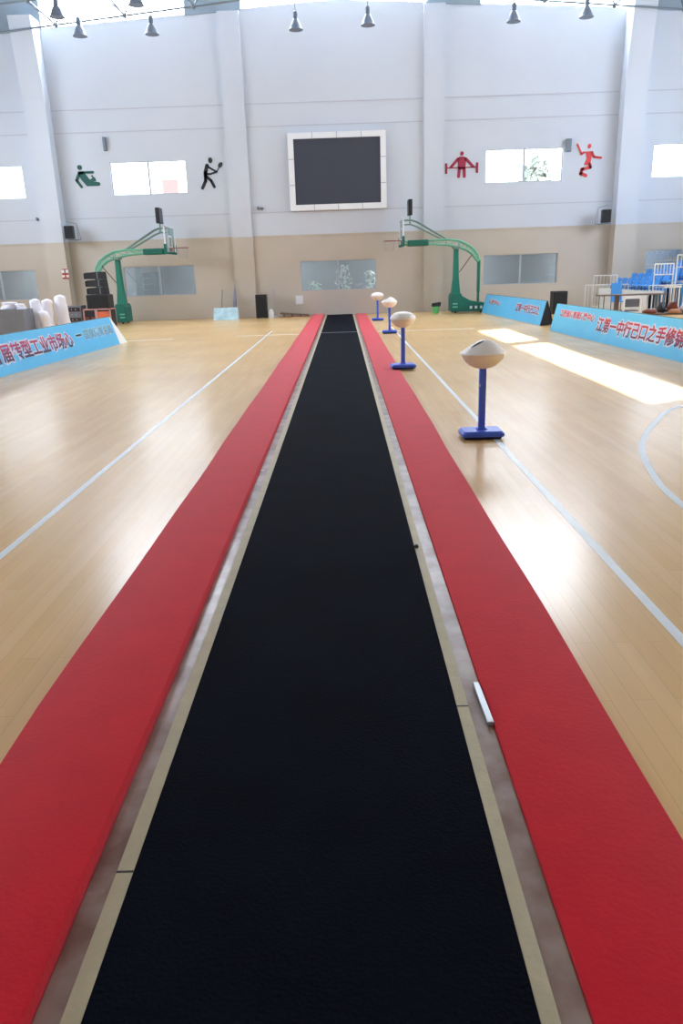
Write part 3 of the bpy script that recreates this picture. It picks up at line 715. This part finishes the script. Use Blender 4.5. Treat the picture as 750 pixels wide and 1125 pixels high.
# low springboard by the wall
t = thing('springboard', 'low brown springboard lying against the end wall', 'springboard', (-1.98, 31.75, 0))
MB().hexa([(-.58, -.3, .13), (.6, -.3, .05), (.6, .3, .05), (-.58, .3, .13)], [(-.58, -.3, .19), (.6, -.3, .085), (.6, .3, .085), (-.58, .3, .19)]).build('board', M['brown_wood'], t, bevel=.01)
MB().box(-.58, .62, -.28, .28, 0, .03).build('base', M['tan_bag'], t)
for x in (-.45, -.1, .25):
    MB().tube([(x, -.15, .03), (x, -.15, .12-.068*(x+.58)/1.18)], .04, 10).tube([(x, .15, .03), (x, .15, .12-.068*(x+.58)/1.18)], .04, 10).build('spring', M['steel'], t)
# pale floor fan-like stand left of springboard
t = thing('paper_stand', 'slender pale stand near the wall between speaker and springboard', 'stand', (-2.8, 31.95, 0))
MB().lathe([(.14, 0), (.14, .02), (.03, .04), (.03, .06)], n=16).build('base', M['white_plastic'], t)
MB().tube([(0, 0, .04), (0, 0, .95)], .014, 8).build('post', M['grey_seam'], t)
MB().box(-.1, .1, -.03, 0, .85, 1.12).build('panel', mat('pale panel', (190, 180, 178), .6), t)
# bin
t = thing('waste_bin', 'small bright green bin with a black top near the right hoop', 'bin', (3.72, 31.0, 0))
MB().lathe([(.11, 0), (.115, .02), (.14, .27), (.14, .28)], n=20).build('body', M['bin_green'], t, smooth=True)
MB().hexa([(-.17, -.15, .27), (.17, -.15, .27), (.17, .15, .27), (-.17, .15, .27)], [(-.15, -.13, .39), (.2, -.13, .43), (.2, .13, .43), (-.15, .13, .39)]).build('lid', M['black'], t, bevel=.015)
t = thing('small_jug', 'small white plastic jug on the floor right of the upright loudspeaker', 'jug', (-2.92, 31.45, 0))
MB().lathe([(.09, 0), (.1, .02), (.1, .25), (.05, .33), (.03, .36)], n=16).build('body', M['white_plastic'], t, smooth=True)
MB().lathe([(.035, .36), (.035, .4)], n=12).build('cap', M['bin_green'], t)

# ------------------------------------------------------------------ left: speaker stack, cases, table, wrapped rolls
def flight_case(label, x0, x1, y0, y1, h, inner, z=0):
    t = thing('equipment_case', label, 'case', ((x0+x1)/2, (y0+y1)/2, z), 0, 'equipment cases under the speaker stack')
    w_, d_ = (x1-x0)/2, (y1-y0)/2; e = .045
    MB().box(-w_+.012, w_-.012, -d_+.05, d_-.012, .012, h-.012).build('shell', M['black'], t)
    f = MB()
    for sx in (-1, 1):
        for sz in (0, 1):
            z0 = .0 if sz == 0 else h-e
            f.box(sx*w_-(e if sx > 0 else 0), sx*w_+(e if sx < 0 else 0), -d_, d_, z0, z0+e)
        for sy in (-1, 1): f.box(sx*w_-(e if sx > 0 else 0), sx*w_+(e if sx < 0 else 0), sy*d_-(e if sy > 0 else 0), sy*d_+(e if sy < 0 else 0), e, h-e)
    for z0 in (0, h-e):
        for sy in (-1, 1): f.box(-w_, w_, sy*d_-(e if sy > 0 else 0), sy*d_+(e if sy < 0 else 0), z0, z0+e)
    f.build('edge_frame', M['pink_case'], t)
    MB().box(-w_*.8, w_*.8, -d_+.02, -d_+.05, h*.12, h*.85).build('front_door', M[inner], t)
    for s in (-1, 1): MB().box(s*w_*.45-.06, s*w_*.45+.06, -d_+.005, -d_+.022, h*.45, h*.6).build('gear_panel', M['red_brown' if inner != 'orange' else 'tan_bag'], t)
    return t
flight_case('equipment case with dark interior, under the left of the speaker stack', -9.42, -8.95, 28.0, 28.7, .70, 'black')
flight_case('equipment case with an orange front, under the right of the speaker stack', -8.95, -8.42, 28.0, 28.7, .70, 'orange')
t = thing('mixer_rack', 'grey equipment rack left of the speaker stack', 'rack', (-9.8, 28.4, 0))
MB().box(-.32, .30, -.3, .3, 0, .82).build('cabinet', M['grey_gear'], t, bevel=.01)
for k in range(4):
    o_ = MB().box(-.27, .25, -.32, -.299, .08+.18*k, .22+.18*k).build('rack_unit', M['black' if k % 2 else 'lamp_grey'], t)
    for q in range(3): MB().tube([(-.2+.15*q, -.335, .15+.18*k), (-.2+.15*q, -.318, .15+.18*k)], .02, 8).build('dial', M['pink_case'], o_)
# subwoofer and three tilted line array boxes
t = thing('bass_speaker', 'large black bass speaker box on the equipment cases, below the tilted boxes', 'loudspeaker', (-8.88, 28.35, .70))
MB().box(-.36, .42, -.35, .35, 0, .48).build('cabinet', M['black'], t, bevel=.015)
MB().box(-.32, .38, -.365, -.349, .05, .43).build('grille', M['black_mesh'], t)
zz_ = 1.182
names = ['lowest tilted black speaker box resting on the bass box', 'middle tilted black speaker box of the stack', 'topmost tilted black speaker box of the stack']
for k in range(3):
    t = thing('array_speaker', names[k], 'loudspeaker', (-8.92-.02*k, 28.35, zz_), 0, 'tilted speaker boxes in the stack')
    # wedge shaped cabinet: taller at the right (rear), tapered towards the left (front)
    MB().prism([(-.20, .02), (.36, 0), (.34, .262), (-.20, .24)], -.34, .34).build('cabinet', M['black'], t, bevel=.01)
    MB().prism([(-.28, .02), (-.2, .02), (-.2, .235), (-.28, .215)], -.33, .33).build('horn', M['black_mesh'], t, bevel=.02)
    for y in (-.346, .34): MB().box(.2, .235, y, y+.006, .02, .24).build('rigging_plate', M['lamp_grey'], t)
    zz_ += .263
# covered table with white wrapped bundles
t = thing('covered_table', 'long table under a grey cloth behind the left advertising board', 'table', (-11.95, 24.6, 0))
MB().box(-2.0, 1.93, -.38, .38, .84, .87).build('table_top', M['brown_wood'], t)
b = MB(); n = 48; per = []
for i in range(n):
    f_ = i/n*4; sd_ = int(f_); q = f_-sd_
    c4 = [(-2.01, -.39), (1.94, -.39), (1.94, .39), (-2.01, .39)]
    a_, b_ = c4[sd_], c4[(sd_+1) % 4]; per.append((a_[0]+(b_[0]-a_[0])*q, a_[1]+(b_[1]-a_[1])*q))
vs = [(x, y, .878) for x, y in per]+[(x*1.004, y*1.02+.012*math.sin(i*1.7), .02) for i, (x, y) in enumerate(per)]
b.add(vs, [tuple(range(n))]+[(i, (i+1) % n, (i+1) % n+n, i+n) for i in range(n)]); b.build('cover', M['grey_cloth'], t)
for x in (-1.8, 1.75):
    for y in (-.3, .3): MB().tube([(x, y, 0), (x, y, .84)], .02, 8).build('leg', M['steel'], t)
def lump(name, label, cat, x, y, z, rad, h, seed, group, parts=5, sq=1.0):
    rnd = random.Random(seed); b = MB(); prof = []; n = 18; k = 24
    vs = []; fs = []; ph = [rnd.uniform(0, 6) for _ in range(6)]
    for i in range(k+1):
        v = i/k; r = rad*(1-.06*math.sin(v*PI*parts+ph[0])*1) * (1 if v < .88 else math.sqrt(max(.0, 1-((v-.88)/.12)**2))*.8+.2) * (1 if v > .04 else .92)
        for j in range(n):
            a = 2*PI*j/n; rr = r*(1+.06*math.sin(3*a+ph[1]+v*5)+.04*math.sin(5*a+ph[2]-v*7))
            vs.append((rr*math.cos(a)+.03*math.sin(v*3+ph[3]), rr*math.sin(a)*sq, v*h))
    for i in range(k):
        for j in range(n): fs.append((i*n+j, i*n+(j+1) % n, (i+1)*n+(j+1) % n, (i+1)*n+j))
    fs += [tuple(reversed(range(n))), tuple(range(k*n, k*n+n))]
    b.add(vs, fs); o = b.build(name, M['white_wrap'], smooth=True); o.location = (x, y, z)
    return tag(o, label, cat, group)
G1 = 'white wrapped bundles behind the left board'
lump('wrapped_roll', 'white wrapped upright roll standing against the right end of the grey table', 'wrapped bundle', -10.0, 25.3, 0, .18, 1.17, 1, G1)
lump('wrapped_roll', 'low white wrapped bundle in front of the two tall white rolls', 'wrapped bundle', -9.68, 24.95, 0, .17, .80, 2, G1)
lump('wrapped_roll', 'white wrapped roll second tallest, left of the tallest roll', 'wrapped bundle', -9.82, 25.75, 0, .18, 1.14, 3, G1)
lump('wrapped_roll', 'tallest white wrapped roll, nearest the deep column', 'wrapped bundle', -9.44, 26.0, 0, .19, 1.26, 4, G1)
lump('wrapped_pack', 'larger white wrapped pack lying on the grey table', 'wrapped bundle', -10.6, 24.6, .879, .24, .23, 5, 'white packs on the grey table', 2, .8)
lump('wrapped_pack', 'smaller white wrapped pack at the right end of the grey table', 'wrapped bundle', -10.19, 24.5, .879, .15, .17, 6, 'white packs on the grey table', 2, .8)

# ------------------------------------------------------------------ right: bleachers, fence, table, chairs, bags
BX, BY0, BY1 = 10.2, 26.1, 31.0
NR = 8; TR, RI = .58, .145
rowname = ['front', 'second', 'third', 'fourth', 'fifth', 'sixth', 'seventh', 'top']
for k in range(NR):
    t = thing('bleacher_tier', '%s tier of the stepped spectator stand under the blue seats' % rowname[k], 'bleacher', (BX+k*TR, BY0, 0), 0, 'tiers of the spectator stand')
    h_ = .76+RI*k
    MB().box(0, TR-.004, 0, BY1-BY0, h_-.06, h_).build('deck', M['white_rail'], t)
    MB().box(.0, .03, 0, BY1-BY0, .0, h_-.061).build('riser', M['blue_seat' if k else 'white_rail'], t)
    for y in (.05, BY1-BY0-.05): MB().box(TR-.08, TR-.03, y-.025, y+.025, 0, h_-.061).build('leg', M['white_rail'], t)
def make_seat():
    t = thing('stadium_seat', 'blue plastic seat in the spectator stand', 'seat', (0, 0, 0), 0, 'blue seats on the spectator stand')
    MB().hexa([(.06, -.22, .14), (.44, -.22, .12), (.44, .22, .12), (.06, .22, .14)], [(.04, -.23, .18), (.46, -.23, .165), (.46, .23, .165), (.04, .23, .18)]).build('seat', M['blue_seat'], t, bevel=.015)
    MB().hexa([(.42, -.24, .14), (.46, -.24, .14), (.46, .24, .14), (.42, .24, .14)], [(.49, -.22, .40), (.525, -.22, .40), (.525, .22, .40), (.49, .22, .40)]).build('backrest', M['blue_seat'], t, bevel=.012)
    for y in (-.15, .15): MB().tube([(.25, y, 0), (.25, y, .14)], .02, 8).build('leg', M['steel'], t)
    return t
s0 = make_seat(); first = True
for k in range(NR):
    for j in range(7):
        loc = (BX+k*TR, BY0+.4+j*.62, .76+RI*k)
        lb = 'blue plastic seat at the near end of the %s row of the stand' % rowname[k] if j == 0 else 'blue plastic seat number %s from the near end of the %s row' % (['', 'two', 'three', 'four', 'five', 'six', 'seven'][j], rowname[k])
        if first: s0.location = loc; s0['label'] = lb; first = False
        else: dup(s0, loc, 0, lb)
def guard(label, P0, P1, h, nbar, grp, low=.2, r=.022):
    P0 = Vector(P0); P1 = Vector(P1); t = thing('guard_rail', label, 'railing', P0, 0, grp); d = P1-P0
    up_ = Vector((0, 0, h)); lo_ = Vector((0, 0, low))
    for q in (Vector((0, 0, 0)), d): MB().tube([q, q+up_], r, 8).build('post', M['white_rail'], t)
    for z in (up_, lo_): MB().tube([z, d+z], r*.9, 8).build('rail', M['white_rail'], t)
    for i in range(1, nbar): MB().tube([d*i/nbar+lo_, d*i/nbar+up_], r*.55, 6).build('bar', M['white_rail'], t)
    return t
GR = 'white railings around the spectator stand'
guard('short white railing rising before the front rows of blue seats, dense upright bars', (10.33, 25.95, 0), (10.95, 25.95, 0), 1.62, 6, GR, 1.28)
guard('taller white railing at the right edge of the photo', (11.05, 25.95, 0), (12.1, 25.95, 0), 1.88, 8, GR, 1.5)
guard('thin white railing along the front of the stand, nearest the deep column', (9.2, 28.6, 0), (10.05, 28.6, 0), 1.28, 7, GR, r=.016)
guard('white fence section standing on the floor left of the spectator stand', (8.6, 27.6, 0), (10.0, 27.3, 0), .98, 13, GR, .2, .016)
guard('white fence section standing on the floor before the spectator stand', (10.1, 25.7, 0), (12.4, 25.7, 0), .95, 20, GR, .2, .016)
# long table
t = thing('long_table', 'long narrow table with a thin brown top before the white fence', 'table', (9.4, 25.35, 0))
MB().box(-1.05, 1.05, -.3, .3, .68, .715).build('table_top', M['brown_wood'], t, bevel=.006)
for x in (-.95, .95):
    for y in (-.24, .24): MB().tube([(x, y, 0), (x, y, .68)], .02, 8).build('leg', M['steel'], t)
MB().box(-.52, -.39, -.05, .05, .0, .68).build('centre_support', M['brown_wood'], t)
t = thing('plastic_chair', 'blue plastic chair behind the long table', 'chair', (9.42, 26.55, 0))
MB().box(-.2, .2, -.2, .22, .42, .46).build('seat', M['blue_seat'], t, bevel=.015)
MB().hexa([(-.19, .19, .46), (.19, .19, .46), (.19, .23, .46), (-.19, .23, .46)], [(-.18, .27, 1.04), (.18, .27, 1.04), (.18, .30, 1.04), (-.18, .30, 1.04)]).build('backrest', M['blue_seat'], t, bevel=.02)
for x in (-.17, .17):
    for y in (-.17, .2): MB().tube([(x, y, 0), (x, y, .42)], .016, 8).build('leg', M['steel'], t)
t = thing('folding_chair', 'white framed chair with a dark grey back before the long table', 'chair', (9.1, 24.6, 0))
MB().tube([(-.26, -.2, 0), (-.26, -.22, .58), (-.2, -.22, .65), (.2, -.22, .65), (.26, -.22, .58), (.26, -.2, 0)], .03, 8).build('frame', M['white_plastic'], t, smooth=True)
MB().box(-.22, .22, -.24, -.2, .36, .60).build('backrest', mat('dark grey cloth', (88, 92, 104), .8), t, bevel=.01)
MB().box(-.23, .23, -.2, .24, .22, .26).build('seat', M['grey_cloth'], t, bevel=.01)
for x in (-.23, .23): MB().tube([(x, .22, 0), (x, .22, .24)], .018, 8).build('leg', M['white_plastic'], t)
# bench with bags
t = thing('wooden_bench', 'low wooden bench holding the bags behind the right advertising board', 'bench', (8.55, 20.2, 0))
MB().box(-.75, .9, -.22, .22, .36, .41).build('seat', M['brown_wood'], t, bevel=.01)
for x in (-.6, .75): MB().box(x-.03, x+.03, -.18, .18, 0, .36).build('leg', M['brown_wood'], t)
def bag(name, label, x, y, w_, d_, h_, mt, seed, strap=None):
    rnd = random.Random(seed); t = thing(name, label, 'bag', (x, y, .411), rnd.uniform(-.2, .2), 'bags piled on the bench')
    vs = []; fs = []; n = 16; k = 8; ph = [rnd.uniform(0, 6) for _ in range(3)]
    for i in range(k+1):
        v = i/k; s_ = math.sin(PI*(.12+.8*v))**.5*(1-.25*v)
        for j in range(n):
            a = 2*PI*j/n; c_, q = math.cos(a), math.sin(a); e = .75
            wob = 1+.08*math.sin(3*a+ph[0]+3*v)+.05*math.sin(5*a+ph[1])
            vs.append((w_*s_*wob*abs(c_)**e*(1 if c_ >= 0 else -1), d_*s_*wob*abs(q)**e*(1 if q >= 0 else -1), h_*(v+.05*v*math.sin(2*a+ph[2]))))
    for i in range(k):
        for j in range(n): fs.append((i*n+j, i*n+(j+1) % n, (i+1)*n+(j+1) % n, (i+1)*n+j))
    fs += [tuple(reversed(range(n))), tuple(range(k*n, k*n+n))]
    MB().add(vs, fs).build('body', M[mt], t, smooth=True)
    if strap: MB().tube([(-w_*.4, -d_*.5, h_*.85), (-w_*.2, -d_*.7, h_*1.08), (w_*.2, -d_*.7, h_*1.08), (w_*.4, -d_*.5, h_*.85)], .012, 6).build('strap', M[strap], t, smooth=True)
    return t
bag('flat_bag', 'flat red brown cloth bundle at the left end of the bench', 7.98, 20.1, .21, .16, .10, 'red_brown', 1)
bag('backpack', 'small black bag between the brown bundles on the bench', 8.34, 20.27, .10, .12, .25, 'black', 2, 'black')
bag('shoulder_bag', 'reddish brown bag in the middle of the bench', 8.62, 20.25, .16, .15, .24, 'red_brown', 3, 'red_brown')
bag('cloth_bundle', 'tan cloth bundle lying before the reddish brown bag', 8.56, 20.0, .17, .1, .10, 'tan_bag', 4)
bag('plastic_bag', 'white plastic bag at the right end of the bench', 8.97, 20.2, .17, .15, .25, 'white_wrap', 5)

# ------------------------------------------------------------------ roof truss and hanging lamps
t = thing('space_truss', 'grey steel tube truss under the roof before the end wall', 'roof truss', (0, 0, 0))
def tz(x): return 11.5-.085*abs(x)
rowsY = (31.5, 28.9, 26.3); xsn = [-15.3+2.55*i for i in range(13)]
top_rows = (30.2, 27.6)
def node(b, p, r=.09):
    for (a1, a2) in ((0, 0),):
        b.lathe([(.02, -r), (r*.7, -r*.7), (r, 0), (r*.7, r*.7), (.02, r)], p, 8)
for Y in rowsY:
    b = MB()
    b.tube([(x, Y, tz(x)) for x in xsn], .036, 6)
    for x in xsn: node(b, (x, Y, tz(x)))
    b.build('bottom_chord', M['steel'], t)
for Y in top_rows:
    b = MB(); xm_ = [(p+q)/2 for p, q in zip(xsn, xsn[1:])]
    b.tube([(x, Y, tz(x)+1.2) for x in xm_], .05, 6); b.build('top_chord', M['steel'], t)
    b = MB()
    for i, x in enumerate(xm_):
        for xx in (xsn[i], xsn[i+1]):
            for yy in (Y-1.3, Y+1.3): b.tube([(x, Y, tz(x)+1.2), (xx, yy, tz(xx))], .032, 5, False)
    b.build('web_bracing', M['steel'], t)
b = MB()
for x in xsn: b.tube([(x, 31.5, tz(x)), (x, 26.3, tz(x))], .04, 6)
b.build('cross_chord', M['steel'], t)

def make_lamp(label):
    t = thing('pendant_lamp', label, 'lamp', (0, 0, 0), 0, 'bell shaped lamps hanging from the roof truss')
    MB().lathe([(.255, 0), (.25, .015), (.225, .04), (.205, .10), (.17, .19), (.12, .28), (.085, .34), (.05, .36)], n=24).lathe([(.24, .012), (.2, .012)], n=24).build('shade', M['lamp_grey'], t, smooth=True)
    MB().lathe([(.06, .355), (.085, .37), (.085, .56), (.05, .60)], n=16).build('gear_housing', M['lamp_grey'], t, smooth=True)
    MB().tube([(0, 0, .59), (0, 0, .9)], .014, 6).build('rod', M['steel'], t)
    MB().lathe([(.02, .03), (.055, .06), (.06, .14), (.03, .2)], n=12).build('bulb', M['white_plastic'], t, smooth=True)
    return t
LP = [(63, 19, 28.6, 'leftmost bell lamp, higher, against the truss'), (88, 40, 30.6, 'bell lamp just below the truss at the far left'), (150, 6, 28.0, 'bell lamp cut by the top edge, above the left window'),
      (167, 38, 30.7, 'bell lamp hanging above the left high window'), (325, 33, 30.7, 'bell lamp hanging above the left end of the scoreboard'), (404, 28, 30.5, 'bell lamp hanging above the right end of the scoreboard'),
      (564, 24, 30.7, 'bell lamp hanging above the right high window'), (644, 19, 30.5, 'bell lamp hanging above the red leaping pictogram')]
lp0 = None
for px, py, Y, lb in LP:
    p = at(px, py, Y)
    if lp0 is None: lp0 = make_lamp(lb); lp0.location = p; o = lp0
    else: o = dup(lp0, p, 0, lb)
    L_ = tz(p.x)+.1-(p.z+.85)
    if L_ > .05: MB().tube([(0, 0, .85), (0, 0, .85+L_)], .012, 6).build('hanger', M['steel'], o)

# ------------------------------------------------------------------ outside, seen through the high windows
t = thing('outdoor_building', 'pale pink building outside the left high window', 'building', (-12.6, 62, 0))
bx0, bx1, bz = at(177.5, 197, 62).x+12.6, at(195, 197, 62).x+12.6, at(186, 197, 62).z
MB().box(bx0, bx1, 0, 6, 0, bz).build('wall', M['brick'], t)
for x in (bx0, bx1): MB().box(x-.06, x+.06, 0, .12, bz, bz+1.0).build('post', M['canopy'], t)
tr = thing('tree', 'pale green tree outside the right high window', 'tree', (at(590, 186, 60).x, 60, 0))
MB().tube([(0, 0, 0), (0, 0, 7)], [.25, .15], 8).build('trunk', M['brown_wood'], tr)
b = MB(); rnd = random.Random(4)
for i in range(260):
    u = Vector((rnd.gauss(0, 1), rnd.gauss(0, 1), rnd.gauss(0, 1))).normalized()*rnd.uniform(.5, 1.7); c = u+Vector((0, 0, at(590, 186, 60).z-.3))
    a1 = Vector((rnd.uniform(-1, 1), rnd.uniform(-1, 1), rnd.uniform(-1, 1))).normalized()*.35; a2 = a1.orthogonal().normalized()*.25
    b.quad(c-a1, c-a2, c+a1, c+a2)
b.build('crown', mat('washed out leaves', (134, 142, 132), .8, var=.15), tr)
# ground outside
struct(MB().quad((-80, D+3.6, -.1), (80, D+3.6, -.1), (80, 140, -.1), (-80, 140, -.1)).build('ground', M['canopy']))
# potted shrubs added as stand-ins for outdoor trees behind the middle low window
for x, h_, lb in ((-1.15, 1.35, 'leafy stand-in for outdoor trees behind the left pane of the middle low window'), (.1, 1.95, 'tall leafy stand-in for outdoor trees behind the middle low window mullion'), (1.2, 1.7, 'leafy stand-in for outdoor trees behind the right edge of the middle low window')):
    t = thing('tree_stand_in', lb, 'plant', (x, D+1.0, .051), 0, 'tree stand-ins behind the middle low window')
    MB().lathe([(.14, 0), (.19, .3), (.2, .32)], n=16).build('pot', M['cream'], t)
    b = MB(); rnd = random.Random(int(h_*100))
    for i in range(70):
        c = Vector((rnd.gauss(0, .14), rnd.gauss(0, .12), rnd.uniform(.75, h_-.05))); a1 = Vector((rnd.uniform(-1, 1), rnd.uniform(-1, 1), rnd.uniform(-.4, 1))).normalized()*.12; a2 = a1.orthogonal().normalized()*.05
        b.quad(c-a1, c-a2, c+a1, c+a2)
    b.tube([(0, 0, .3), (.02, 0, h_-.2)], .015, 6); b.build('foliage', M['pale_leaf'], t)

# ------------------------------------------------------------------ view
S.view_settings.view_transform = 'Standard'; S.view_settings.look = 'None'; S.view_settings.gamma = 1
S.view_settings.exposure = 1.03; S.view_settings.use_curve_mapping = False
S.cycles.use_denoising = True
S.cycles.max_bounces = 10; S.cycles.diffuse_bounces = 5; S.cycles.transparent_max_bounces = 12
S.cycles.sample_clamp_indirect = 8
S.cycles.caustics_reflective = False; S.cycles.caustics_refractive = False
